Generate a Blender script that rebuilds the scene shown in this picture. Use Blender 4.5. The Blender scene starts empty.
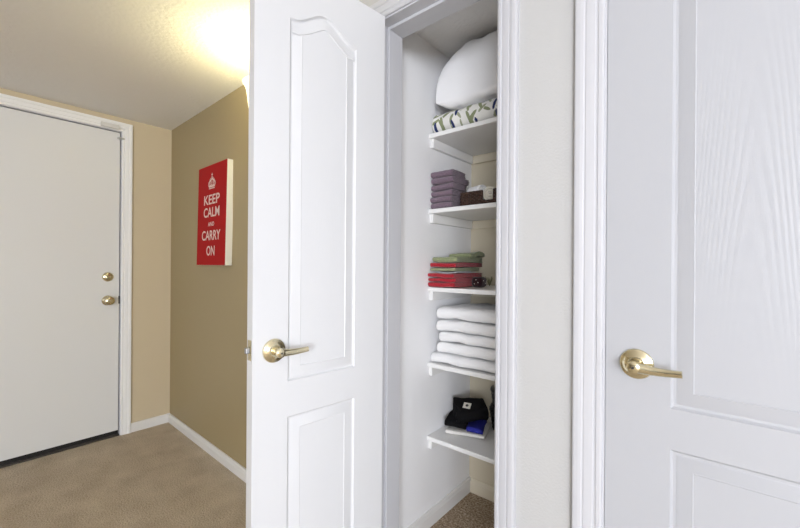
import bpy, bmesh, math, random
from mathutils import Vector, Matrix, noise
random.seed(7)
PI = math.pi
COL = bpy.context.scene.collection
sc = bpy.context.scene

# ------------------------------------------------------------------ helpers
def obj(name, bm, mat, parent=None, smooth=False, angle=None):
    me = bpy.data.meshes.new(name)
    bmesh.ops.recalc_face_normals(bm, faces=bm.faces[:])
    bm.to_mesh(me); bm.free()
    if isinstance(mat, (list, tuple)):
        for m in mat: me.materials.append(m)
    else:
        me.materials.append(mat)
    if smooth or angle:
        for p in me.polygons: p.use_smooth = True
    if angle:
        me.set_sharp_from_angle(angle=math.radians(angle))
    o = bpy.data.objects.new(name, me); COL.objects.link(o)
    if parent: o.parent = parent
    return o

def tag(o, label, cat, group=None, kind=None):
    o['label'] = label; o['category'] = cat
    if group: o['group'] = group
    if kind: o['kind'] = kind
    return o

def struct(name, bm, mat, label=None, cat=None, **k):
    o = obj(name, bm, mat, **k); o['kind'] = 'structure'
    if label: o['label'] = label
    if cat: o['category'] = cat
    return o

def empty(name, loc=(0,0,0), rz=0):
    e = bpy.data.objects.new(name, None); COL.objects.link(e)
    e.location = loc; e.rotation_euler = (0,0,rz); e.empty_display_size = .05
    return e

def B(): return bmesh.new()

def box(bm, x0, x1, y0, y1, z0, z1, bev=0, seg=2):
    vs = [bm.verts.new((x, y, z)) for x in (x0, x1) for y in (y0, y1) for z in (z0, z1)]
    fs = [bm.faces.new([vs[i] for i in f]) for f in
          ((0,1,3,2),(4,6,7,5),(0,4,5,1),(2,3,7,6),(0,2,6,4),(1,5,7,3))]
    if bev:
        es = list({e for f in fs for e in f.edges})
        bmesh.ops.bevel(bm, geom=es, offset=bev, segments=seg, affect='EDGES', profile=.5)
    return bm

def boxbm(*a, **k): return box(B(), *a, **k)

def lathe(bm, prof, origin=(0,0,0), axis='Z', seg=48, a0=0, a1=2*PI):
    """prof: list of (r, h) along axis"""
    full = abs(a1-a0-2*PI) < 1e-6
    n = seg if full else seg+1
    def P(r, h, a):
        c, s = r*math.cos(a), r*math.sin(a)
        v = {'Z': (c, s, h), 'Y': (c, h, s), 'X': (h, c, s)}[axis]
        return Vector(v) + Vector(origin)
    rings = []
    for r, h in prof:
        if r < 1e-6: rings.append([bm.verts.new(P(0, h, 0))])
        else: rings.append([bm.verts.new(P(r, h, a0+(a1-a0)*i/seg)) for i in range(n)])
    for A, C in zip(rings, rings[1:]):
        for i in range(seg):
            j = (i+1) % n
            if len(A) == 1 and len(C) == 1: continue
            if len(A) == 1: bm.faces.new((A[0], C[i], C[j]))
            elif len(C) == 1: bm.faces.new((A[i], A[j], C[0]))
            else: bm.faces.new((A[i], A[j], C[j], C[i]))
    return bm

def sweep(bm, pts, radii, seg=16, flat=1.0, up=Vector((0,0,1))):
    """tube along pts; radii per point; flat scales across 'side' axis"""
    pts = [Vector(p) for p in pts]; rings = []
    for i, p in enumerate(pts):
        t = (pts[min(i+1, len(pts)-1)] - pts[max(i-1, 0)]).normalized()
        s = t.cross(up)
        if s.length < 1e-4: s = t.cross(Vector((1,0,0)))
        s.normalize(); u = s.cross(t).normalized()
        r = radii[i] if isinstance(radii, (list, tuple)) else radii
        rings.append([bm.verts.new(p + s*(r*flat*math.cos(2*PI*k/seg)) + u*(r*math.sin(2*PI*k/seg))) for k in range(seg)])
    for A, C in zip(rings, rings[1:]):
        for k in range(seg):
            j = (k+1) % seg
            bm.faces.new((A[k], A[j], C[j], C[k]))
    bm.faces.new(rings[0][::-1]); bm.faces.new(rings[-1])
    return bm

# ------------------------------------------------------------------ materials
def mat(name, col, rough=.5, metal=0, bump=None, col2=None, cscale=20, emis=None, spec=None, sheen=0, coat=0):
    m = bpy.data.materials.new(name); m.use_nodes = True
    nt = m.node_tree; N = nt.nodes; L = nt.links; b = N['Principled BSDF']
    b.inputs['Base Color'].default_value = (*col, 1)
    b.inputs['Roughness'].default_value = rough
    b.inputs['Metallic'].default_value = metal
    if spec is not None: b.inputs['Specular IOR Level'].default_value = spec
    if sheen: b.inputs['Sheen Weight'].default_value = sheen
    if coat: b.inputs['Coat Weight'].default_value = coat
    tc = N.new('ShaderNodeTexCoord')
    if col2:
        n = N.new('ShaderNodeTexNoise'); n.inputs['Scale'].default_value = cscale
        n.inputs['Detail'].default_value = 4
        L.new(tc.outputs['Object'], n.inputs['Vector'])
        r = N.new('ShaderNodeValToRGB'); r.color_ramp.elements[0].position = .35; r.color_ramp.elements[1].position = .65
        r.color_ramp.elements[0].color = (*col, 1); r.color_ramp.elements[1].color = (*col2, 1)
        L.new(n.outputs['Fac'], r.inputs['Fac']); L.new(r.outputs['Color'], b.inputs['Base Color'])
    if bump:
        sc_, st, dist = bump[:3]
        n = N.new('ShaderNodeTexNoise'); n.inputs['Scale'].default_value = sc_
        n.inputs['Detail'].default_value = bump[3] if len(bump) > 3 else 3
        L.new(tc.outputs['Object'], n.inputs['Vector'])
        bp = N.new('ShaderNodeBump'); bp.inputs['Strength'].default_value = st; bp.inputs['Distance'].default_value = dist
        L.new(n.outputs['Fac'], bp.inputs['Height']); L.new(bp.outputs['Normal'], b.inputs['Normal'])
    if emis:
        b.inputs['Emission Color'].default_value = (*emis[0], 1); b.inputs['Emission Strength'].default_value = emis[1]
    return m

def ramp(N, L, src, stops, interp='LINEAR'):
    r = N.new('ShaderNodeValToRGB'); r.color_ramp.interpolation = interp
    e = r.color_ramp.elements
    e[0].position, e[0].color = stops[0][0], (*stops[0][1], 1)
    e[1].position, e[1].color = stops[-1][0], (*stops[-1][1], 1)
    for p, c in stops[1:-1]:
        x = e.new(p); x.color = (*c, 1)
    L.new(src, r.inputs['Fac']); return r

def grain_mat(name, col, rough, centre, strength=.2):
    """white moulded door skin with an embossed cathedral wood grain"""
    m = mat(name, col, rough)
    nt = m.node_tree; N = nt.nodes; L = nt.links; b = N['Principled BSDF']
    tc = N.new('ShaderNodeTexCoord')
    mp = N.new('ShaderNodeMapping'); mp.inputs['Location'].default_value = (-centre[0], 0, -centre[1])
    L.new(tc.outputs['Object'], mp.inputs['Vector'])
    # parabola-like rings: value = z*k + x^2*q, wobbling
    sx = N.new('ShaderNodeSeparateXYZ'); L.new(mp.outputs[0], sx.inputs[0])
    nz = N.new('ShaderNodeTexNoise'); nz.inputs['Scale'].default_value = 6; nz.inputs['Detail'].default_value = 2
    mp2 = N.new('ShaderNodeMapping'); mp2.inputs['Scale'].default_value = (3, 1, .5)
    L.new(tc.outputs['Object'], mp2.inputs['Vector']); L.new(mp2.outputs[0], nz.inputs['Vector'])
    def M(op, a, c):
        n = N.new('ShaderNodeMath'); n.operation = op
        for i, v in enumerate((a, c)):
            if isinstance(v, (int, float)): n.inputs[i].default_value = v
            else: L.new(v, n.inputs[i])
        return n.outputs[0]
    ax = M('ABSOLUTE', sx.outputs['X'], 0)
    v = M('ADD', M('MULTIPLY', sx.outputs['Z'], 52), M('MULTIPLY', M('POWER', ax, 1.45), 1900))
    v = M('ADD', v, M('MULTIPLY', nz.outputs['Fac'], 6.0))
    s = M('SINE', v, 0)
    mask = M('EXPONENT', M('MULTIPLY', M('POWER', M('MULTIPLY', ax, 8.5), 2.0), -1.0), 0)
    mz = M('EXPONENT', M('MULTIPLY', M('POWER', M('ABSOLUTE', M('MULTIPLY', sx.outputs['Z'], 3.4), 0), 2.0), -1.0), 0)
    mask = M('ADD', M('MULTIPLY', M('MULTIPLY', mask, mz), 1.0), .12)
    fine = N.new('ShaderNodeTexNoise'); fine.inputs['Scale'].default_value = 1; fine.inputs['Detail'].default_value = 3
    mp3 = N.new('ShaderNodeMapping'); mp3.inputs['Scale'].default_value = (420, 420, 22)
    L.new(tc.outputs['Object'], mp3.inputs['Vector']); L.new(mp3.outputs[0], fine.inputs['Vector'])
    h = M('MULTIPLY', M('ADD', M('MULTIPLY', s, .5), M('MULTIPLY', fine.outputs['Fac'], .5)), mask)
    bp = N.new('ShaderNodeBump'); bp.inputs['Strength'].default_value = strength; bp.inputs['Distance'].default_value = .0012
    L.new(h, bp.inputs['Height']); L.new(bp.outputs['Normal'], b.inputs['Normal'])
    return m

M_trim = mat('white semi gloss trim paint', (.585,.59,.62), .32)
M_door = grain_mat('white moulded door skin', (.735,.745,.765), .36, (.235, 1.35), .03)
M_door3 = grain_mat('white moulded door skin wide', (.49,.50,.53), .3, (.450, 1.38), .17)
M_entry = mat('white flat door paint', (.78,.785,.775), .4, bump=(9, .05, .01))
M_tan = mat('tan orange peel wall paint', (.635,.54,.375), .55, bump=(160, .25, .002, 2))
M_tan_shaded = mat('shaded tan orange peel wall paint', (.375,.30,.165), .5, bump=(160, .25, .002, 2))  # tan paint darkened: shade on the picture wall put into the colour
M_hall = mat('warm beige orange peel wall paint', (.545,.545,.54), .55, bump=(160, .3, .003, 2))
M_shadetone_wall = mat('closet wall in warm shade tone', (.72,.65,.50), .6, bump=(130, .12, .002, 2))  # warm shade at the closet back put into the wall colour
M_white = mat('white closet wall paint', (.92,.92,.93), .6, bump=(130, .12, .002, 2))
M_ceil = mat('textured white ceiling', (.88,.87,.85), .8, bump=(60, .6, .006, 4))
M_base = mat('white baseboard paint', (.78,.77,.75), .4)
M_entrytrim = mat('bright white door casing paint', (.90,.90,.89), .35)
M_shelf = mat('white painted shelf board', (.88,.875,.86), .4)
M_shadetone_trim = mat('closet trim in warm shade tone', (.78,.71,.56), .45)  # shaded look of the back cleats and back baseboard, painted in
M_brass = mat('polished pale brass', (.74,.67,.47), .13, 1)
M_steel = mat('zinc latch steel', (.5,.52,.56), .3, 1)
M_black = mat('black rubber seal', (.012,.011,.010), .7)
M_dark = mat('dark gap metal', (.05,.045,.04), .5)
M_plastic = mat('off white plastic', (.72,.71,.68), .45)

def carpet(name, a, b, c, s=1.0):
    m = bpy.data.materials.new(name); m.use_nodes = True
    nt = m.node_tree; N = nt.nodes; L = nt.links; p = N['Principled BSDF']
    p.inputs['Roughness'].default_value = 1; p.inputs['Specular IOR Level'].default_value = .1
    tc = N.new('ShaderNodeTexCoord')
    n1 = N.new('ShaderNodeTexNoise'); n1.inputs['Scale'].default_value = 170*s; n1.inputs['Detail'].default_value = 5; n1.inputs['Roughness'].default_value = .8
    n2 = N.new('ShaderNodeTexNoise'); n2.inputs['Scale'].default_value = 7; n2.inputs['Detail'].default_value = 5
    L.new(tc.outputs['Object'], n1.inputs['Vector']); L.new(tc.outputs['Object'], n2.inputs['Vector'])
    r = ramp(N, L, n1.outputs['Fac'], [(.34, a), (.5, b), (.66, c)])
    r2 = ramp(N, L, n2.outputs['Fac'], [(.3, (.84,.82,.80)), (.7, (1.08,1.08,1.08))])
    mx = N.new('ShaderNodeMix'); mx.data_type = 'RGBA'; mx.blend_type = 'MULTIPLY'; mx.inputs[0].default_value = 1
    L.new(r.outputs[0], mx.inputs[6]); L.new(r2.outputs[0], mx.inputs[7]); L.new(mx.outputs[2], p.inputs['Base Color'])
    n3 = N.new('ShaderNodeTexNoise'); n3.inputs['Scale'].default_value = 120*s; n3.inputs['Detail'].default_value = 4
    L.new(tc.outputs['Object'], n3.inputs['Vector'])
    bp = N.new('ShaderNodeBump'); bp.inputs['Strength'].default_value = .8; bp.inputs['Distance'].default_value = .01
    L.new(n3.outputs['Fac'], bp.inputs['Height']); L.new(bp.outputs['Normal'], p.inputs['Normal'])
    return m
M_carpet = carpet('beige cut pile carpet', (.36,.295,.215), (.55,.47,.365), (.70,.62,.51))
M_carpet2 = carpet('brown flecked carpet', (.12,.07,.04), (.38,.29,.20), (.75,.64,.50), .6)

def terry(name, c, c2=None, s=420, st=.6):
    return mat(name, c, .95, bump=(s, st, .003, 3), col2=c2, cscale=160, spec=.1, sheen=.3)
M_purple = terry('dusty purple terry', (.165,.115,.150), (.235,.17,.215), 330, .9)
M_red = terry('crimson terry', (.36,.014,.026), (.47,.025,.04))
M_darkred = terry('dark plum cloth', (.03,.008,.012))
M_green = terry('sage green terry', (.25,.29,.15), (.33,.36,.20))
M_greyw = terry('pale grey cloth', (.55,.56,.60))
M_towel = terry('white terry', (.93,.93,.93), None, 110, 1.0)
M_cream = terry('cream washcloth terry', (.78,.74,.64))
M_blackc = mat('black cotton', (.006,.006,.007), .9, spec=.15, bump=(300,.3,.002))
M_bluec = mat('royal blue cotton', (.015,.02,.30), .8, bump=(300,.3,.002))
M_whitec = mat('white cotton', (.80,.78,.74), .9, bump=(40,.2,.006))
M_linen = mat('white pillow cotton', (.90,.90,.91), .85, bump=(14,.25,.02,3))
M_wicker = mat('dark brown wicker', (.030,.014,.009), .45, col2=(.075,.035,.02), cscale=90)
M_wire = mat('black enamelled weave', (.012,.012,.012), .35, metal=.2)
M_crimson = mat('red printed canvas', (.40,.006,.007), .7, spec=.2, bump=(500,.2,.001))
M_canvas = mat('cream canvas edge', (.78,.76,.66), .7)
M_print = mat('pale pink print', (.80,.62,.56), .6)
M_glassw = mat('frosted warm lamp glass', (.9,.86,.72), .35, emis=((1.0,.93,.62), 1.3))

# ------------------------------------------------------------------ dimensions
XE = -3.15          # end wall
YW = 1.0            # closet wall face
YP = 1.087          # hallway wall that carries the canvas
ZC = 2.171          # ceiling
XR, YB = 4.2, -3.3 # room behind the camera
CX0, CX1, CZ = -.944, -.488, 2.047      # closet opening
RX0, RX1, RZ = -.209, .500, 2.052       # right door opening
EY0, EY1, EZ = -.060, .774, 2.073       # entry door opening
T = .115

# ------------------------------------------------------------------ shell
struct('floor', boxbm(XE-.15, XR+.12, YB-.12, YP+.12, -.10, 0), M_carpet, 'beige cut pile carpet floor of the hallway', 'floor')
struct('floor', boxbm(-1.05, .62, YP+.12, 1.90, -.10, 0), M_carpet2, 'brown flecked carpet floor inside the closet', 'floor')
struct('ceiling', boxbm(XE-.15, XR+.12, YB-.12, 1.90, ZC, ZC+.1), M_ceil, 'white textured hallway ceiling', 'ceiling')

def wall_open(x0, x1, y0, y1, z0, z1, ops, along='X'):
    """box wall with rectangular openings ops=[(a0,a1,zb,zt)] along its length"""
    bm = B(); cur = x0
    def add(a0, a1, zb, zt):
        if a1-a0 < 1e-5 or zt-zb < 1e-5: return
        if along == 'X': box(bm, a0, a1, y0, y1, zb, zt)
        else: box(bm, y0, y1, a0, a1, zb, zt)
    for a0, a1, zb, zt in ops:
        add(cur, a0, z0, z1); add(a0, a1, z0, zb); add(a0, a1, zt, z1); cur = a1
    add(cur, x1, z0, z1)
    return bm

j = .018
struct('wall_closet_front', wall_open(-1.25, XR, YW, YW+T, 0, ZC,
       [(CX0-j, CX1+j, 0, CZ+j), (RX0-j, RX1+j, 0, RZ+j)]), M_hall, 'off-white wall between the closet and the right door', 'wall')
YJ = 1.045          # the picture wall runs very slightly toward the hall
bm = B()
vs = [bm.verts.new(p) for z in (0, ZC) for p in ((XE, YP, z), (-1.25, YJ, z), (-1.25, YP+T, z), (XE, YP+T, z))]
for f in ((0,1,2,3),(4,5,6,7),(0,1,5,4),(1,2,6,5),(2,3,7,6),(3,0,4,7)): bm.faces.new([vs[i] for i in f])
struct('wall_picture', bm, M_tan_shaded, 'tan hallway wall behind the red canvas', 'wall')
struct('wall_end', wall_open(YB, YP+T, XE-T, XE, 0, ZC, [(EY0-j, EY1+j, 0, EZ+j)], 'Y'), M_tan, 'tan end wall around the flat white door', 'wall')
struct('wall_closet_left', boxbm(-1.06, -1.009, YW+T, 1.777, 0, ZC), M_white, 'white left wall inside the closet', 'wall')
struct('wall_closet_back', boxbm(-1.06, -.34, 1.777, 1.83, 0, ZC), M_shadetone_wall, 'back wall inside the closet, warm shade in its colour', 'wall')
struct('wall_closet_right', boxbm(-.39, -.34, YW+T, 1.777, 0, ZC), M_shadetone_wall, 'unseen right wall inside the closet, warm for bounced light', 'wall')  # unseen wall, coloured warm to tint the light bounced inside the closet
W1 = (1.5, 3.7, .45, 2.05)     # added unseen window for fill light, behind the camera
W2 = (-3.1, -1.0, .35, 2.05)    # added unseen window in the right wall, also for fill light
struct('wall_back', wall_open(XE, XR, YB-.1, YB, 0, ZC, [W1]), M_hall, 'off-white wall opposite the closet', 'wall')
struct('wall_right', wall_open(YB, YW, XR, XR+.1, 0, ZC, [W2], 'Y'), M_hall, 'off-white wall on the right side', 'wall')
def window(name, w, along, pos):  # builds the made-up windows that hold the fill lights
    bm = B(); a0, a1, z0, z1 = w; f = .05
    def add(a, b, c, d, s=0):
        if along == 'X': box(bm, a, b, pos+s, pos+.06, c, d)
        else: box(bm, pos+s, pos+.06, a, b, c, d)
    add(a0, a0+f, z0, z1); add(a1-f, a1, z0, z1); add(a0+f, a1-f, z0, z0+f); add(a0+f, a1-f, z1-f, z1)
    m = (a0+a1)/2; add(m-.02, m+.02, z0+f, z1-f, .01)
    return struct(name, bm, M_trim, 'added white framed window out of view for fill light', 'window')
window('fill_window_1', W1, 'X', YB-.08)
window('fill_window_2', W2, 'Y', XR+.01)

# jambs with door stops
def jamb(x0, x1, zt, depth, stop, frame, name, label):
    """local frame: x across, +y out of the wall face, origin at the wall face"""
    bm = B()
    for a, b in ((x0-j, x0), (x1, x1+j)): box(bm, a, b, -depth, 0, 0, zt)
    box(bm, x0-j, x1+j, -depth, 0, zt, zt+j)
    s0, s1, st = stop
    box(bm, x0, x0+st, s0, s1, 0, zt, .001, 1); box(bm, x1-st, x1, s0, s1, 0, zt, .001, 1)
    box(bm, x0+st, x1-st, s0, s1, zt-st, zt, .001, 1)
    o = struct(name, bm, M_trim, label, 'door jamb')
    o.location, o.rotation_euler = frame
    return o

CAS = [(0, 0), (0, .007), (.003, .010), (.010, .011), (.012, .0085), (.015, .0085), (.018, .012),
       (.026, .0135), (.034, .0145), (.037, .0135), (.040, .0165), (.046, .0180), (.054, .0180), (.0575, .0165), (.0585, .012), (.0585, 0)]
def casing(x0, x1, zt, frame, name, label, mt, rev=.005, scale=1.0):
    bm = B(); rows = []
    for w, d in CAS:
        w = w*scale + rev
        rows.append([bm.verts.new(p) for p in ((x0-w, d, 0), (x0-w, d, zt+w), (x1+w, d, zt+w), (x1+w, d, 0))])
    for A, C in zip(rows, rows[1:]):
        for k in range(3): bm.faces.new((A[k], A[k+1], C[k+1], C[k]))
    bm.faces.new([r[0] for r in rows]); bm.faces.new([r[3] for r in rows])
    o = struct(name, bm, mt, label, 'door casing')
    o.location, o.rotation_euler = frame
    return o
# frame of the closet wall: rotated 180 degrees, local x = -X, local +y = -Y
FW = ((0, YW, 0), (0, 0, PI))
FE = ((XE, 0, 0), (0, 0, -PI/2))     # local x = -Y, local +y = +X
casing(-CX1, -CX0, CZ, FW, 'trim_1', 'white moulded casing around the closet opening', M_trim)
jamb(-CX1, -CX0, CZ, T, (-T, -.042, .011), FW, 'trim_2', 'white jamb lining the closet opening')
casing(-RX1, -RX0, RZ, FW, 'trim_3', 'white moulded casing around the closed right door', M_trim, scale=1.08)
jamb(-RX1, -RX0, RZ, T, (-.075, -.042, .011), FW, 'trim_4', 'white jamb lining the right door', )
casing(-EY1, -EY0, EZ, FE, 'trim_5', 'white casing around the flat entry door', M_entrytrim, scale=1.0)
jamb(-EY1, -EY0, EZ, T, (-.09, -.056, .011), FE, 'trim_6', 'white jamb lining the entry door')

# baseboards
def baseboard(name, p0, p1, nrm, label, h=.072, t=.013, mt=None):
    bm = B(); n = Vector((nrm[0], nrm[1], 0)); rows = []
    for d, z in ((0, 0), (t, 0), (t, h-.022), (t-.002, h-.016), (t-.003, h-.006), (t-.007, h), (0, h)):
        rows.append([bm.verts.new(Vector((*p, z)) + n*d) for p in (p0, p1)])
    for A, C in zip(rows, rows[1:] + rows[:1]): bm.faces.new((A[0], A[1], C[1], C[0]))
    bm.faces.new([r[0] for r in rows]); bm.faces.new([r[1] for r in rows])
    return struct(name, bm, mt or M_base, label, 'baseboard')
baseboard('baseboard_end', (XE, EY1+.064), (XE, YP), (1, 0), 'short white baseboard beside the entry door', h=.063)
baseboard('baseboard_picture', (XE+.013, YP), (-1.25, YJ), (0, -1), 'white baseboard under the red canvas', h=.063)
baseboard('baseboard_closet_left', (-1.009, YW+T), (-1.009, 1.777), (1, 0), 'white baseboard on the left inside the closet')
baseboard('baseboard_closet_back', (-.996, 1.777), (-.39, 1.777), (0, -1), 'shade-toned baseboard at the back inside the closet', mt=M_shadetone_trim)
baseboard('baseboard_right', (CX1+.064, YW), (RX0-.064, YW), (0, -1), 'white baseboard between closet and right door')

# ------------------------------------------------------------------ doors
def offset_poly(pts, d):
    n = len(pts); out = []
    for i in range(n):
        a, b, c = pts[i-1], pts[i], pts[(i+1) % n]
        e1 = (b-a).normalized(); e2 = (c-b).normalized()
        n1 = Vector((-e1.y, e1.x)); n2 = Vector((-e2.y, e2.x))
        m = (n1+n2); m.normalize(); k = max(.3, m.dot(n1))
        out.append(b + m*(d/k))
    return out

PROF = [(0, 0), (.0015, -.0026), (.005, -.0054), (.010, -.0060), (.013, -.0050), (.036, -.0012), (.0385, -.0002), (.0405, -.0020)]
def panel_face(bm, L, H, y, sgn, panels):
    fr = [bm.verts.new((x, y, z)) for x, z in ((0, 0), (L, 0), (L, H), (0, H))]
    edges = [bm.edges.new((fr[i], fr[(i+1) % 4])) for i in range(4)]
    for (x0, x1, z0, z1, arch) in panels:
        pts = [Vector((x0, z0)), Vector((x1, z0))]
        nseg = 40 if arch else 1
        for i in range(nseg+1):
            x = x1 + (x0-x1)*i/nseg
            s = .5*(1-math.cos(2*PI*i/nseg)) if arch else 0
            pts.append(Vector((x, z1 + arch*s**1.15)))
        loops = []
        for d, dep in PROF:
            q = offset_poly(pts, d)
            loops.append([bm.verts.new((p.x, y + sgn*dep, p.y)) for p in q])
        n = len(pts)
        for i in range(n): edges.append(bm.edges.new((loops[0][i], loops[0][(i+1) % n])))
        for A, C in zip(loops, loops[1:]):
            for i in range(n): bm.faces.new((A[i], A[(i+1) % n], C[(i+1) % n], C[i]))
        bm.faces.new(loops[-1])
    bmesh.ops.triangle_fill(bm, use_beauty=True, use_dissolve=False, edges=edges)
    return fr

def panel_door(name, L, z0, H, panels, mt, loc, rz, label):
    th = .035; bm = B()
    a = panel_face(bm, L, H, 0, 1, panels); b = panel_face(bm, L, H, -th, -1, panels)
    for i in range(4): bm.faces.new((a[i], a[(i+1) % 4], b[(i+1) % 4], b[i]))
    for v in bm.verts: v.co.z += z0
    o = struct(name, bm, mt, label, 'door', angle=25)
    o.location = loc; o.rotation_euler = (0, 0, rz)
    return o

def lever(parent, u, z, y, out, direction, length=.085):
    """polished lever handle; y = door face, out = +1/-1 facing"""
    k = obj('door_handle', lathe(B(), [(0, y), (.0325, y), (.0335, y+out*.003), (.0320, y+out*.006), (.029, y+out*.0075), (.027, y+out*.0078),
        (.024, y+out*.0105), (.0165, y+out*.0125), (.0150, y+out*.016), (0, y+out*.016)], (u, 0, z), 'Y'), M_brass, parent, angle=35)
    bm = B()
    lathe(bm, [(.0115, y+out*.014), (.0105, y+out*.026), (.0125, y+out*.032), (.0135, y+out*.040), (.0125, y+out*.047), (.008, y+out*.0495), (0, y+out*.050)], (u, 0, z), 'Y', 32)
    pts, rad = [], []
    for i in range(15):
        t = i/14
        pts.append((u + direction*(t*length), y + out*(.040 - .003*math.sin(t*PI)), z - .003*math.sin(t*PI) - .001*t))
        rad.append(.0045*(1-t)**1.6 + .0074)
    sweep(bm, pts, rad, 18, .7)
    l = obj('lever', bm, M_brass, k, angle=40)
    obj('privacy_pin', lathe(B(), [(.0028, y+out*.0495), (.0028, y+out*.0507), (0, y+out*.0507)], (u, 0, z), 'Y', 16), M_dark, k)
    return k

# closet door, standing open
LC = .462
ang = math.radians(-96.5)
closet_door = panel_door('door_2', LC, .013, 2.034,
    [(.122, .359, .178, .727, 0), (.122, .359, .828, 1.870, .052)],
    M_door, (-.9085, .990, 0), ang, 'narrow white two panel closet door standing open with pale brass lever')
zc = .936
lever(closet_door, LC-.060, zc, 0, 1, -1)
lever(closet_door, LC-.060, zc, -.035, -1, -1)
zc += .006
lp = obj('latch_plate', boxbm(LC-.0005, LC+.0012, -.029, -.006, zc-.028, zc+.028, .0008, 1), M_brass, closet_door)
bm = B(); box(bm, LC+.001, LC+.0125, -.0245, -.0115, zc-.008, zc+.008, .0025, 2)
obj('latch_bolt', bm, M_steel, closet_door)
for zz in (.22, 1.03, 1.84):
    hb = obj('hinge', boxbm(-.0015, .0004, -.034, -.002, zz-.038, zz+.038), M_brass, closet_door)
    obj('hinge_pin', lathe(B(), [(0, zz-.041), (.0035, zz-.041), (.0045, zz-.038), (.0045, zz+.038), (.0035, zz+.041), (0, zz+.041)], (-.003, -.0395, 0), 'Z', 16), M_brass, hb)

# right door, closed
LR = RX1-RX0-.0042
right_door = panel_door('door_3', LR, .013, 2.034,
    [(.125, LR-.125, .205, .7735, 0), (.125, LR-.125, .8605, 1.860, .056)],
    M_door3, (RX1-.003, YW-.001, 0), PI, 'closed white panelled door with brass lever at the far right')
lever(right_door, LR-.0625, .959, 0, 1, -1)
lever(right_door, LR-.0625, .959, -.035, -1, -1)

# entry door (flat slab) in the end wall
LE = EY1-EY0-.008
bm = B(); box(bm, 0, LE, -.045, 0, .036, EZ-.0045, .0015, 1)
entry = struct('door_1', bm, M_entry, 'flat white entry door with brass knob and deadbolt in the end wall', 'door')
entry.location = (XE-.008, EY1-.004, 0); entry.rotation_euler = (0, 0, -PI/2)
kn = obj('door_knob', lathe(B(), [(0, 0), (.032, 0), (.033, .003), (.029, .007), (.016, .010), (.0125, .014), (.0115, .030), (.017, .036),
     (.0255, .042), (.0285, .050), (.027, .058), (.019, .064), (.010, .0655), (0, .0655)], (.064, 0, .927), 'Y'), M_brass, entry, angle=40)
obj('keyhole_button', lathe(B(), [(0, .0655), (.005, .0655), (.005, .069), (0, .070)], (.064, 0, .927), 'Y', 20), M_brass, kn)
db = obj('deadbolt', lathe(B(), [(0, 0), (.031, 0), (.032, .003), (.030, .009), (.024, .014), (.013, .0165), (0, .017)], (.064, 0, 1.085), 'Y'), M_brass, entry, angle=40)
obj('thumb_turn', boxbm(.050, .078, .016, .030, 1.081, 1.089, .003), M_brass, db)
obj('door_sweep', boxbm(0.001, LE-.001, -.040, -.002, .010, .038, .002, 1), M_black, entry)
obj('bolt_plate', boxbm(-.0045, .0035, -.020, .002, .900, .954, .0015, 1), M_black, entry)
struct('trim_7', boxbm(XE-.110, XE+.006, EY0+.001, EY1-.001, 0, .012, .002, 1), M_dark, 'dark metal threshold under the entry door', 'threshold')
# alarm contact at the top corner
al = empty('door_contact_sensor', (XE+.017, EY1-.035, EZ+.022), -PI/2)
tag(al, 'small white contact sensor on the casing above the entry door corner', 'sensor')
obj('magnet_case', boxbm(-.016, .082, 0, .012, -.014, .014, .002), M_plastic, al)
la = tag(obj('door_latch_guard', boxbm(XE+.001, XE+.016, EY1-.022, EY1+.016, EZ-.052, EZ-.040, .002), M_steel),
    'tiny grey metal catch at the top corner of the entry door', 'catch')

# ------------------------------------------------------------------ canvas
ca = empty('canvas_print', (-2.356, YP-.0205, 1.168), math.radians(-1.27))
tag(ca, 'red canvas print with pale crown and slogan on the tan hallway wall', 'wall art')
CW, CH, CT = .403, .609, .040
fr = obj('stretched_canvas', boxbm(-CW/2, CW/2, -CT, 0, 0, CH, .002, 2), [M_canvas, M_crimson], ca)
for p in fr.data.polygons:
    if p.normal.y < -.9: p.material_index = 1
def text_mesh(body, cx, z0, w, h, bm):
    cu = bpy.data.curves.new('t', 'FONT'); cu.body = body; cu.size = 1; cu.offset = .014; cu.resolution_u = 4
    o = bpy.data.objects.new('t', cu); COL.objects.link(o)
    dg = bpy.context.evaluated_depsgraph_get(); dg.update()
    me = bpy.data.meshes.new_from_object(o.evaluated_get(dg))
    xs = [v.co.x for v in me.vertices]; ys = [v.co.y for v in me.vertices]
    x0, x1, y0, y1 = min(xs), max(xs), min(ys), max(ys)
    vs = [bm.verts.new((cx + ((v.co.x-x0)/(x1-x0)-.5)*w, -CT-.0006, z0 + (v.co.y-y0)/(y1-y0)*h)) for v in me.vertices]
    for p in me.polygons: bm.faces.new([vs[i] for i in p.vertices])
    bpy.data.objects.remove(o); bpy.data.curves.remove(cu); bpy.data.meshes.remove(me)
def flat_quad(bm, pts):
    bm.faces.new([bm.verts.new((x, -CT-.0006, z)) for x, z in pts])
for body, t, b, w in (('KEEP', .300, .395, .218), ('CALM', .425, .522, .220), ('AND', .572, .612, .086), ('CARRY', .655, .752, .258), ('ON', .808, .905, .114)):
    bm = B(); text_mesh(body, .004, CH*(1-b), w, CH*(b-t), bm)
    obj('slogan_word', bm, M_print, ca)
bm = B()
def ribbon(bm, pts, w):
    for (x0, z0), (x1, z1) in zip(pts, pts[1:]):
        d = Vector((x1-x0, z1-z0)).normalized(); n = Vector((-d.y, d.x))*w/2
        flat_quad(bm, [(x0+n.x, z0+n.y), (x1+n.x, z1+n.y), (x1-n.x, z1-n.y), (x0-n.x, z0-n.y)])
def disc(bm, x, z, r, n=14): flat_quad(bm, [(x+r*math.cos(2*PI*i/n), z+r*math.sin(2*PI*i/n)) for i in range(n)])
zb = CH*(1-.242); cx = .002
ribbon(bm, [(cx-.040, zb+.003), (cx+.040, zb+.003)], .006)
ribbon(bm, [(cx-.042, zb+.014), (cx+.042, zb+.014)], .009)
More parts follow.
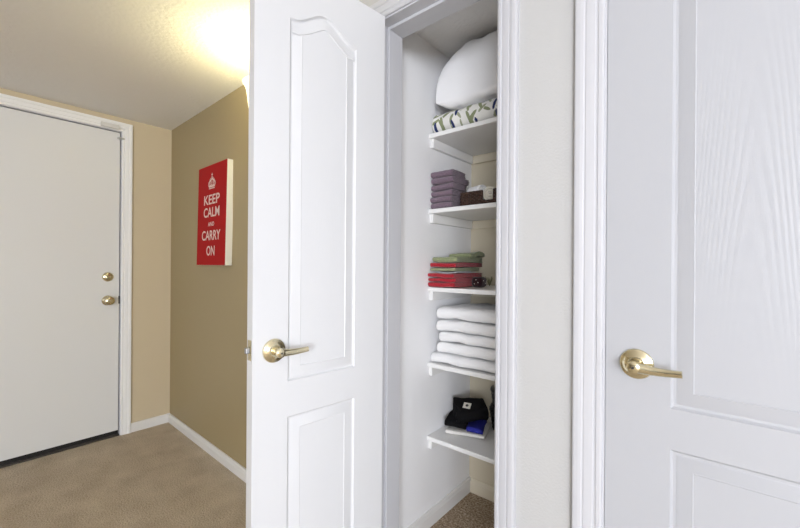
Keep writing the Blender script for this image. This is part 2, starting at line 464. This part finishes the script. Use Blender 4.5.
for s in (-1, 1):
    arc = [(cx+s*(.040+.012*math.sin(t*PI))*(1-t**2.2), zb+.018+.046*t) for t in [i/10 for i in range(11)]]
    ribbon(bm, arc, .009)
    arc = [(cx+s*(.020+.012*math.sin(t*PI))*(1-t**2.0), zb+.018+.044*t) for t in [i/10 for i in range(11)]]
    ribbon(bm, arc, .007)
    for k in range(6): disc(bm, arc[0][0]*0 + cx+s*(.052*math.sin(.35+k*.36)*(1-k*.10)), zb+.022+k*.0085, .0032)
    disc(bm, cx+s*.027, zb+.032, .006); flat_quad(bm, [(cx+s*.036, zb+.018), (cx+s*.018, zb+.018), (cx+s*.027, zb+.036)])
flat_quad(bm, [(cx-.010, zb+.018), (cx+.010, zb+.018), (cx, zb+.040)]); disc(bm, cx, zb+.040, .006)
disc(bm, cx, zb+.068, .008)
ribbon(bm, [(cx, zb+.072), (cx, zb+.096)], .006); ribbon(bm, [(cx-.011, zb+.085), (cx+.011, zb+.085)], .006)
obj('crown_emblem', bm, M_print, ca)
ca.rotation_euler = (math.radians(-1.0), 0, math.radians(-1.27))

# ------------------------------------------------------------------ sconce
SX, SY = -1.62, .935
scn = empty('wall_sconce', (SX, YJ+.008, 1.838), 0)
tag(scn, 'glowing cream glass wall lamp high beside the open closet door edge', 'wall lamp')
dy = SY-YJ-.008
obj('back_plate', lathe(B(), [(0, 0), (.055, 0), (.057, -.006), (.045, -.016), (.018, -.020), (0, -.020)], (0, 0, .02), 'Y', 40), M_brass, scn, angle=40)
obj('arm', sweep(B(), [(0, -.012, .02), (0, -.06, .005), (0, dy*.75, -.012), (0, dy, -.018), (0, dy, 0.0)], [.008]*5, 14), M_brass, scn, smooth=True)
shade = obj('lamp_shade', lathe(B(), [(0, -.006), (.034, -.006), (.043, .004), (.055, .03), (.060, .065), (.065, .105), (.069, .130), (.075, .148), (.083, .158), (.0855, .164), (.082, .167),
    (.076, .160), (.064, .146), (.057, .11), (.050, .065), (.043, .02), (.030, .003), (0, .001)], (0, dy, 0), 'Z', 56), M_glassw, scn, smooth=True)

# ------------------------------------------------------------------ shelves
SZ = {1: 1.764, 2: 1.427, 3: 1.079, 4: .741, 5: .413}
NAMES = {1: 'white top closet shelf under the pillow and leafy comforter', 2: 'white closet shelf under the purple washcloths and dark basket',
         3: 'white closet shelf under the red and green towels', 4: 'white closet shelf under the thick white towels',
         5: 'white lowest closet shelf under the black shirts'}
SY0 = 1.394
for k, z in SZ.items():
    r = empty('closet_shelf', (-1.009, 1.777, z))
    tag(r, NAMES[k], 'shelf', 'shelves inside the closet')
    obj('board', boxbm(.0005, .618, SY0-1.777, -.0005, -.019, 0, .0025, 2), M_shelf, r)
    obj('cleat', boxbm(.0005, .018, SY0-1.777+.012, -.018, -.060, -.0195, .0015, 1), M_shelf, r)
    obj('cleat', boxbm(.018, .600, -.018, -.0005, -.060, -.0195, .0015, 1), M_shadetone_trim, r)
    obj('cleat', boxbm(.600, .618, SY0-1.777+.012, -.018, -.060, -.0195, .0015, 1), M_shelf, r)

# ------------------------------------------------------------------ cloth goods
def folded(w, d, h, m=2, amp=.0015, seed=0, K=14, sag=0, lowamp=.0, pinch=.35, curl=0):
    """folded cloth: m nested U-folds; fold along the front (y=0), extruded along x from 0 to w"""
    bm = B(); t = h/(2*m); A = 8
    so = Vector((seed*7.31, seed*3.17, seed*1.7))
    xs = [0, .0025, .007] + [w*i/K for i in range(1, K)] + [w-.007, w-.0025, w]
    for jn in range(m):
        H = h/2 - jn*t*1.0; th = t*.93
        ctr = h/2; dd = d - jn*.002 - (random.random()*.006)
        def line(R):
            R = max(R, .0004)
            pts = [(dd - (dd-ctr)*i/6, R) for i in range(6)]
            pts += [(ctr - R*math.sin(PI*i/A), R*math.cos(PI*i/A)) for i in range(A+1)]
            pts += [(ctr + (dd-ctr)*i/6, -R) for i in range(1, 7)]
            return pts
        secs = []
        for xi, x in enumerate(xs):
            e = min(x, w-x); q = th*(pinch*(1-min(1, e/.007))**1.5)*.9
            so_, si = line(H - q/2), line(max(H - th + q/2, .0004))
            ring = []
            for (y, z) in so_ + si[::-1]:
                p = Vector((x, y, z + h/2))
                n = noise.noise_vector((p+so)*90)*amp + noise.noise_vector((p+so)*14)*lowamp
                p += n
                if sag: p.z -= sag*(max(0, (abs(x/w-.5)*2)-.5))**2
                if curl: p.z += curl*math.sin(PI*min(1, max(0, (y/d-.35)/.6)))*(.4+.6*x/w)
                ring.append(bm.verts.new(p))
            secs.append(ring)
        n = len(secs[0])
        for Ra, Rb in zip(secs, secs[1:]):
            for i in range(n):
                jx = (i+1) % n
                bm.faces.new((Ra[i], Ra[jx], Rb[jx], Rb[i]))
        half = n//2
        for R in (secs[0], secs[-1]):
            for i in range(half-1):
                bm.faces.new((R[i], R[i+1], R[n-2-i], R[n-1-i]))
    zmin = min(v.co.z for v in bm.verts)
    for v in bm.verts: v.co.z -= zmin
    return bm

def top_of(o): return max(v.co.z for v in o.data.vertices)

# purple washcloths (shelf 2): an individual mesh for every cloth
z = SZ[2] + .0005
plab = ['bottommost dusty purple washcloth of the stack, resting on the shelf', 'second dusty purple washcloth from the bottom of the stack',
        'third dusty purple washcloth from the bottom of the stack', 'third dusty purple washcloth from the top of the stack',
        'second dusty purple washcloth from the top, its folds sticking out right', 'topmost dusty purple washcloth of the stack']
for i in range(6):
    w = [.108, .106, .110, .112, .116, .110][i]; d = [.100, .100, .108, .122, .138, .118][i]; h = [.0245, .025, .025, .0255, .026, .027][i]
    o = obj('folded_washcloth', folded(w, d, h, 2, .0011, i+1, lowamp=.003, K=12), M_purple, smooth=True)
    o.location = (-1.005 + random.uniform(-.002, .002), 1.406 + random.uniform(-.003, .003), z)
    o.rotation_euler = (0, 0, math.radians(random.uniform(-1.5, 1.5)))
    tag(o, plab[i], 'washcloth', 'dusty purple washcloths')
    z += top_of(o)-.0008

# red and green kitchen towels (shelf 3)
z = SZ[3] + .0005
spec = [(M_red, .137, .245, .0205, 'bottommost red folded towel, lying on the shelf', 0),
        (M_red, .137, .235, .017, 'second red folded towel from the bottom of the mixed stack', 0),
        (M_red, .134, .245, .0175, 'third red folded towel from the bottom, under the pale one', 0),
        (M_greyw, .105, .190, .005, 'thin pale grey folded cloth between green and red towels', 0),
        (M_green, .126, .215, .014, 'lower sage green folded towel, between two red ones', 0),
        (M_red, .130, .250, .0175, 'uppermost red folded towel, just below the top green ones', 0),
        (M_green, .124, .235, .023, 'sage green folded towel second from the top of the stack', .003),
        (M_green, .112, .125, .016, 'topmost sage green towel, crumpled at its back end', .010)]
for i, (mt, w, d, h, lab, curl) in enumerate(spec):
    o = obj('folded_towel', folded(w, d, h, 1 if h < .01 else 2, .0009, i+11, lowamp=.0045, K=12, curl=curl), mt, smooth=True)
    x0 = [-1.007, -1.006, -1.006, -.975, -1.000, -.999, -.992, -.965][i]
    y0 = [1.393, 1.395, 1.392, 1.41, 1.402, 1.398, 1.404, 1.50][i]
    o.location = (x0, y0, z); o.rotation_euler = (0, 0, math.radians([0, .8, -1, 2, -1, 1.5, -1, -4][i]))
    tag(o, lab, 'towel', 'red and green folded towels')
    z += top_of(o) - .0022 - (curl*.8 if curl else 0)
# dark beaded pouch by the red towels
bm = B(); box(bm, -.026, .026, -.030, .030, 0, .046, .014, 3)
pch = tag(obj('dark_pouch', bm, M_darkred, smooth=True), 'small dark pouch with pale beads against the red towels', 'pouch')
pch.location = (-.842, 1.560, SZ[3]+.0005)
for (x, y, zz) in ((.0, -.0302, .034), (-.008, -.0302, .016), (.010, -.0302, .022), (.0262, -.01, .030), (.0262, .008, .018)):
    bm = B(); bmesh.ops.create_uvsphere(bm, u_segments=10, v_segments=6, radius=.0022, matrix=Matrix.Translation((x, y, zz)))
    obj('bead', bm, M_canvas, pch, smooth=True)
# little green sprig behind
sp = empty('green_sprig', (-.862, 1.70, SZ[3]))
tag(sp, 'tiny dried green sprig behind the red towels', 'sprig')
M_sprig = mat('dried sprig green', (.25,.24,.13), .8)
bm = B()
for k in range(9):
    a = k*.7; r = .012+.004*(k % 3)
    sweep(bm, [(0, 0, .001), (r*.5*math.cos(a), r*.5*math.sin(a), .022), (r*math.cos(a), r*math.sin(a), .036+.005*(k % 3))], [.0016, .0022, .0010], 6)
obj('stems', bm, M_sprig, sp)

# white bath towels (shelf 4)
z = SZ[4] + .0005
wl = ['bottommost white bath towel, wide and nubbly, lying on the shelf', 'second thick white bath towel from the bottom of its stack',
      'middle thick white bath towel of the stack of five', 'second thick white bath towel from the top of its stack',
      'topmost thick white bath towel, its fold bulging at the left']
for i in range(5):
    w = [.400, .365, .37, .385, .375][i]; h = [.040, .042, .041, .045, .050][i]
    o = obj('bath_towel', folded(w, .30, h, 1 if i == 0 else 2, .0022 if i == 0 else .0012, i+31, K=34, sag=.012 if i else .004, lowamp=.006, pinch=.95), M_towel, smooth=True)
    o.location = ([-1.000, -.967, -.962, -.975, -.972][i], [1.402, 1.408, 1.410, 1.405, 1.408][i], z)
    tag(o, wl[i], 'bath towel', 'white bath towels')
    z += top_of(o)-.0025

# basket with rolled washcloths (shelf 2)
bk = empty('wicker_basket', (-.7315, 1.475, SZ[2]+.0005))
tag(bk, 'small dark brown wicker basket holding rolled washcloths', 'basket')
def weave_wall(bm, p0, p1, z0, z1, rows, th=.007, step=.010):
    """woven strands: wavy horizontal tubes over upright stakes"""
    p0, p1 = Vector(p0), Vector(p1); L = (p1-p0).length; d = (p1-p0)/L; n = Vector((-d.y, d.x, 0))
    k = max(2, round(L/step)); rh = (z1-z0)/rows
    for r in range(rows):
        pts = []
        for i in range(k*2+1):
            s = i/(k*2); off = (.0022 if (i//1 + r*2) % 4 < 2 else -.0022)
            pts.append(p0 + d*(L*s) + n*off + Vector((0, 0, z0 + rh*(r+.5))))
        sweep(bm, pts, rh*.56, 6)
    for i in range(k+1):
        q = p0 + d*(L*i/k); sweep(bm, [q+Vector((0, 0, z0)), q+Vector((0, 0, z1))], .0026, 6)
bm = B(); hx, hy, H = .125, .052, .056
box(bm, -hx, hx, -hy, hy, 0, .006)
weave_wall(bm, (-hx, -hy, 0), (-.0245, -hy, 0), .004, H, 8)
weave_wall(bm, (-.0245, -hy, 0), (.0245, -hy, 0), .004, .018, 2)
weave_wall(bm, (.0245, -hy, 0), (hx, -hy, 0), .004, H, 8)
weave_wall(bm, (-hx, hy, 0), (hx, hy, 0), .004, H, 8)
weave_wall(bm, (-hx, -hy, 0), (-hx, hy, 0), .004, H, 8)
weave_wall(bm, (hx, -hy, 0), (hx, hy, 0), .004, H, 8)
obj('woven_body', bm, M_wicker, bk, smooth=True)
bm = B()
for a, b in (((-hx, -hy), (-.0245, -hy)), ((.0245, -hy), (hx, -hy)), ((-hx, hy), (hx, hy)), ((-hx, -hy), (-hx, hy)), ((hx, -hy), (hx, hy))):
    n = 12; pts = [(a[0]+(b[0]-a[0])*i/n, a[1]+(b[1]-a[1])*i/n, H+.001*(i % 2)) for i in range(n+1)]
    sweep(bm, pts, .0048, 8)
obj('braided_rim', bm, M_wicker, bk, smooth=True)
def roll(r, L, turns=3, seed=0):
    """rolled cloth, axis along y"""
    bm = B(); n = 26*turns; th = r/turns*.92; K = 6
    secs = []
    for kx in range(K+1):
        y = L*(kx/K-.5); sh = .8 if kx in (0, K) else 1
        o_, i_ = [], []
        for i in range(n+1):
            a = 2*PI*turns*i/n; rr = r*(i/n)*.97 + .002
            for lst, off in ((o_, th/2*sh), (i_, -th/2*sh)):
                q = max(rr+off-.0, .0006)
                p = Vector((q*math.cos(a), y, q*math.sin(a)))
                lst.append(p + noise.noise_vector(p*80+Vector((seed, 0, 0)))*.0012)
        secs.append([bm.verts.new(p) for p in o_ + i_[::-1]])
    m = len(secs[0])
    for A_, C_ in zip(secs, secs[1:]):
        for i in range(m): bm.faces.new((A_[i], A_[(i+1) % m], C_[(i+1) % m], C_[i]))
    for R in (secs[0], secs[-1]):
        for i in range(m//2-1): bm.faces.new((R[i], R[i+1], R[m-2-i], R[m-1-i]))
    return bm
for i, (x, y, r, zz, lab, mt) in enumerate(((-.078, .0, .030, .064, 'white rolled washcloth at the left end of the dark basket', M_towel),
                                    (.000, -.004, .032, .046, 'cream rolled washcloth showing its spiral in the basket opening', M_cream))):
    o = obj('rolled_washcloth', roll(r, .078, 3, i*5), mt, smooth=True)
    o.location = (-.7315+x, 1.477+y, SZ[2]+zz); o.rotation_euler = (0, 0, math.radians([70, 6][i]))
    tag(o, lab, 'washcloth', 'rolled washcloths in the basket')

# comforter and pillow (shelf 1)
def leaf_mat():
    m = mat('white cotton with leaf print', (.82,.81,.77), .85, bump=(60,.3,.003), spec=.2)
    nt = m.node_tree; N = nt.nodes; L = nt.links; b = N['Principled BSDF']
    uv = N.new('ShaderNodeUVMap'); uv.uv_map = 'UVMap'
    prev = None
    def layer(scale, seed, ratio, thr, colramp, prev):
        mp = N.new('ShaderNodeMapping'); mp.inputs['Scale'].default_value = (scale, scale, 1); mp.inputs['Location'].default_value = (seed, seed*.37, 0)
        L.new(uv.outputs[0], mp.inputs[0])
        vo = N.new('ShaderNodeTexVoronoi'); vo.voronoi_dimensions = '2D'; vo.inputs['Scale'].default_value = 1; vo.inputs['Randomness'].default_value = .75
        L.new(mp.outputs[0], vo.inputs['Vector'])
        sub = N.new('ShaderNodeVectorMath'); sub.operation = 'SUBTRACT'
        L.new(mp.outputs[0], sub.inputs[0]); L.new(vo.outputs['Position'], sub.inputs[1])
        sep = N.new('ShaderNodeSeparateColor'); L.new(vo.outputs['Color'], sep.inputs[0])
        mr = N.new('ShaderNodeMapRange'); mr.inputs['To Min'].default_value = -1.1; mr.inputs['To Max'].default_value = 1.1
        L.new(sep.outputs[0], mr.inputs[0])
        rot = N.new('ShaderNodeVectorRotate'); rot.rotation_type = 'Z_AXIS'
        L.new(sub.outputs[0], rot.inputs['Vector']); L.new(mr.outputs[0], rot.inputs['Angle'])
        s2 = N.new('ShaderNodeVectorMath'); s2.operation = 'MULTIPLY'; s2.inputs[1].default_value = (ratio, 1, 0)
        L.new(rot.outputs[0], s2.inputs[0])
        ln = N.new('ShaderNodeVectorMath'); ln.operation = 'LENGTH'; L.new(s2.outputs[0], ln.inputs[0])
        lt = N.new('ShaderNodeMath'); lt.operation = 'LESS_THAN'; lt.inputs[1].default_value = thr; L.new(ln.outputs['Value'], lt.inputs[0])
        r = ramp(N, L, sep.outputs[1], colramp, 'CONSTANT')
        mx = N.new('ShaderNodeMix'); mx.data_type = 'RGBA'
        L.new(lt.outputs[0], mx.inputs[0])
        if prev is None: mx.inputs[6].default_value = (.82,.81,.77,1)
        else: L.new(prev, mx.inputs[6])
        L.new(r.outputs[0], mx.inputs[7])
        return mx.outputs[2]
    sage = (.27,.30,.17); navy = (.028,.042,.13); sage2 = (.36,.38,.26)
    p = layer(22, 3.1, 3.6, .52, [(0, sage), (.5, sage2), (1, sage)], None)
    p = layer(17, 5.2, 4.6, .56, [(0, navy), (.55, sage), (.8, sage2), (1, navy)], p)
    L.new(p, b.inputs['Base Color'])
    return m
M_leaf = leaf_mat()
def soft_slab(w, d, h, m, seed, amp=.005):
    bm = folded(w, d, h, m, .0008, seed, K=30, lowamp=amp, pinch=1.6)
    uvl = bm.loops.layers.uv.new('UVMap')
    for f in bm.faces:
        for lp in f.loops:
            c = lp.vert.co; lp[uvl].uv = (c.x + (.0 if abs(c.y) > .02 else 0), c.z*1.0 + c.y)
    return bm
cf = obj('folded_comforter', soft_slab(.42, .33, .086, 1, 51, .007), M_leaf, smooth=True)
# rounder, fuller cloth volume
cf.location = (-1.003, 1.400, SZ[1]+.0005)
tag(cf, 'folded white comforter with navy and sage leaf print beneath the pillow', 'comforter')

def pillow(a, b, c, seed):
    bm = B(); n = 28; grid = {}
    def P(u, v, s):
        e = (1-abs(u)**6)*(1-abs(v)**3.6); th = (c if s > 0 else .045)*(max(e, 0))**(.27 if s > 0 else .5)
        px = a*u*(1-.07*(1-abs(v)**2)*abs(u)**3) ; py = b*v*(1-.07*(1-u*u)*abs(v)**3)
        k = 1+.06*(abs(u*v))**3
        p = Vector((px*k, py*k, s*th))
        edge = 1-min(1, e*3)
        wr = noise.noise(Vector((u*3.2, v*3.2, seed+s)))*.022 + noise.noise(Vector((u*9, v*4, seed+5+s)))*.012 + noise.noise(Vector((u*16, v*5, seed+9+s)))*.006
        p.z += s*wr*(e**.3 if e > 0 else 0)
        p.x += noise.noise(Vector((u*2, v*7, seed)))*.010*edge
        return p
    top, bot = {}, {}
    for i in range(n+1):
        for k in range(n+1):
            u = math.sin((i/n-.5)*PI); v = math.sin((k/n-.5)*PI)
            top[i, k] = bm.verts.new(P(u, v, 1))
            bot[i, k] = top[i, k] if i in (0, n) or k in (0, n) else bm.verts.new(P(u, v, -1))
    for i in range(n):
        for k in range(n):
            bm.faces.new((top[i, k], top[i+1, k], top[i+1, k+1], top[i, k+1]))
            q = (bot[i, k], bot[i, k+1], bot[i+1, k+1], bot[i+1, k]); bm.faces.new(q)
    bmesh.ops.smooth_vert(bm, verts=bm.verts[:], factor=.4, use_axis_x=True, use_axis_y=True, use_axis_z=True)
    return bm
pl = obj('bed_pillow', pillow(.260, .180, .245, 3), M_linen, smooth=True)
pl.location = (-.690, 1.570, SZ[1]+.150); pl.rotation_euler = (math.radians(3), math.radians(-5), math.radians(2))
tag(pl, 'plump white bed pillow on the leafy comforter at the closet top', 'pillow')

# clothes on the lowest shelf
z5 = SZ[5]+.0005
def garment(name, w, d, h, m, seed, mt, loc, rz, lab, cat, low=.010, tilt=0):
    o = obj(name, folded(w, d, h, m, .001, seed, K=16, lowamp=low, pinch=.6), mt, smooth=True)
    o.location = loc; o.rotation_euler = (tilt, 0, math.radians(rz)); tag(o, lab, cat); return o
garment('folded_shirt', .175, .17, .016, 2, 61, M_whitec, (-.955, 1.462, z5), 17, 'white folded cloth at the bottom of the clothes pile', 'shirt', .005)
garment('folded_shirt', .075, .15, .022, 2, 62, M_bluec, (-.868, 1.492, z5+.0195), 20, 'royal blue folded shirt peeking out below the black one', 'shirt', .006)
garment('folded_shirt', .100, .16, .030, 2, 63, M_blackc, (-.966, 1.472, z5+.0195), 20, 'lower black folded shirt, left of the royal blue one', 'shirt', .008)
bs = garment('folded_shirt', .145, .135, .056, 3, 64, M_blackc, (-.903, 1.488, z5+.0435), 44, 'crumpled black folded shirt with white square tag atop the clothes pile', 'shirt', .014, math.radians(8))
bm = B(); box(bm, -.017, .017, -.0006, .0006, -.019, .019)
tg = obj('white_tag', bm, M_canvas, bs); tg['label'] = 'white square tag with a dark mark'
tg.location = (.050, .052, .068); tg.rotation_euler = (math.radians(-78), 0, math.radians(-25))
bm = B(); disc2 = [(.007*math.cos(2*PI*i/12), -.0009, .009*math.sin(2*PI*i/12)) for i in range(12)]
bm.faces.new([bm.verts.new(p) for p in disc2]); obj('dark_mark', bm, M_dark, tg)

# black canister basket
ct = empty('black_canister', (-.752, 1.688, z5))
tag(ct, 'black woven canister beside the black shirts, half behind the door casing', 'canister')
bm = B()
def ringband(bm, z0, z1, r0, r1, rows, k=44):
    for r in range(rows):
        t = (r+.5)/rows; rr = r0+(r1-r0)*t; zz = z0+(z1-z0)*t; rad = (z1-z0)/rows*.55
        rings = []
        for i in range(k):
            a = 2*PI*i/k; q = rr + (.0022 if (i+r) % 2 else -.0022)
            rings.append([bm.verts.new(((q+rad*math.cos(b))*math.cos(a), (q+rad*math.cos(b))*math.sin(a), zz+rad*math.sin(b))) for b in [2*PI*j_/6 for j_ in range(6)]])
        for i in range(k):
            A_, C_ = rings[i], rings[(i+1) % k]
            for q in range(6): bm.faces.new((A_[q], A_[(q+1) % 6], C_[(q+1) % 6], C_[q]))
ringband(bm, .002, .098, .068, .086, 12); ringband(bm, .098, .118, .086, .076, 3)
lathe(bm, [(0, 0), (.066, 0), (.066, .004), (0, .004)])
obj('woven_body', bm, M_wire, ct, smooth=True)
bm = B(); ringband(bm, .122, .182, .070, .078, 7); lathe(bm, [(0, .118), (.070, .118), (.070, .126), (0, .126)]); lathe(bm, [(0, .178), (.080, .178), (.086, .184), (.084, .192), (.05, .197), (0, .199)])
obj('lid', bm, M_wire, ct, smooth=True)

# ------------------------------------------------------------------ lights
def area(name, loc, rot, sx, sy, power, col):
    l = bpy.data.lights.new(name, 'AREA'); l.shape = 'RECTANGLE'; l.size = sx; l.size_y = sy; l.energy = power; l.color = col
    o = bpy.data.objects.new(name, l); COL.objects.link(o); o.location = loc; o.rotation_euler = rot; return o
area('fill_light_back', ((W1[0]+W1[1])/2, YB-.03, (W1[2]+W1[3])/2), (PI/2, 0, 0), 2.1, 1.55, 255, (.895,.925,1.0))  # main fill light, added in the made-up back window
area('fill_light_right', (XR+.03, (W2[0]+W2[1])/2, (W2[2]+W2[3])/2), (PI/2, 0, PI/2), 2.0, 1.6, 22, (.895,.925,1.0))  # weaker fill light, added in the made-up right window
pt = bpy.data.lights.new('sconce_bulb', 'POINT'); pt.energy = 8.5; pt.color = (1.0,.90,.50); pt.shadow_soft_size = .03
po = bpy.data.objects.new('sconce_bulb', pt); COL.objects.link(po); po.location = (SX, SY, 1.838+.165)

w = bpy.data.worlds.new('World'); sc.world = w; w.use_nodes = True
bg = w.node_tree.nodes['Background']; bg.inputs[0].default_value = (.80,.88,1,1); bg.inputs[1].default_value = 1.0

# ------------------------------------------------------------------ camera
cd = bpy.data.cameras.new('camera'); cam = bpy.data.objects.new('camera', cd); COL.objects.link(cam)
cd.sensor_width = 36; cd.sensor_fit = 'HORIZONTAL'; cd.lens = 383/800*36; cd.clip_start = .02
cd.shift_y = 1.5/800
cam.matrix_world = Matrix.Translation((0, 0, 1.175)) @ Matrix.Rotation(math.radians(40.06), 4, 'Z') @ Matrix.Rotation(PI/2, 4, 'X') @ Matrix.Rotation(math.radians(.4), 4, 'Z')
sc.camera = cam
vs = sc.view_settings; vs.view_transform = 'Standard'; vs.look = 'None'; vs.gamma = 1; vs.use_curve_mapping = False; vs.exposure = 0.07
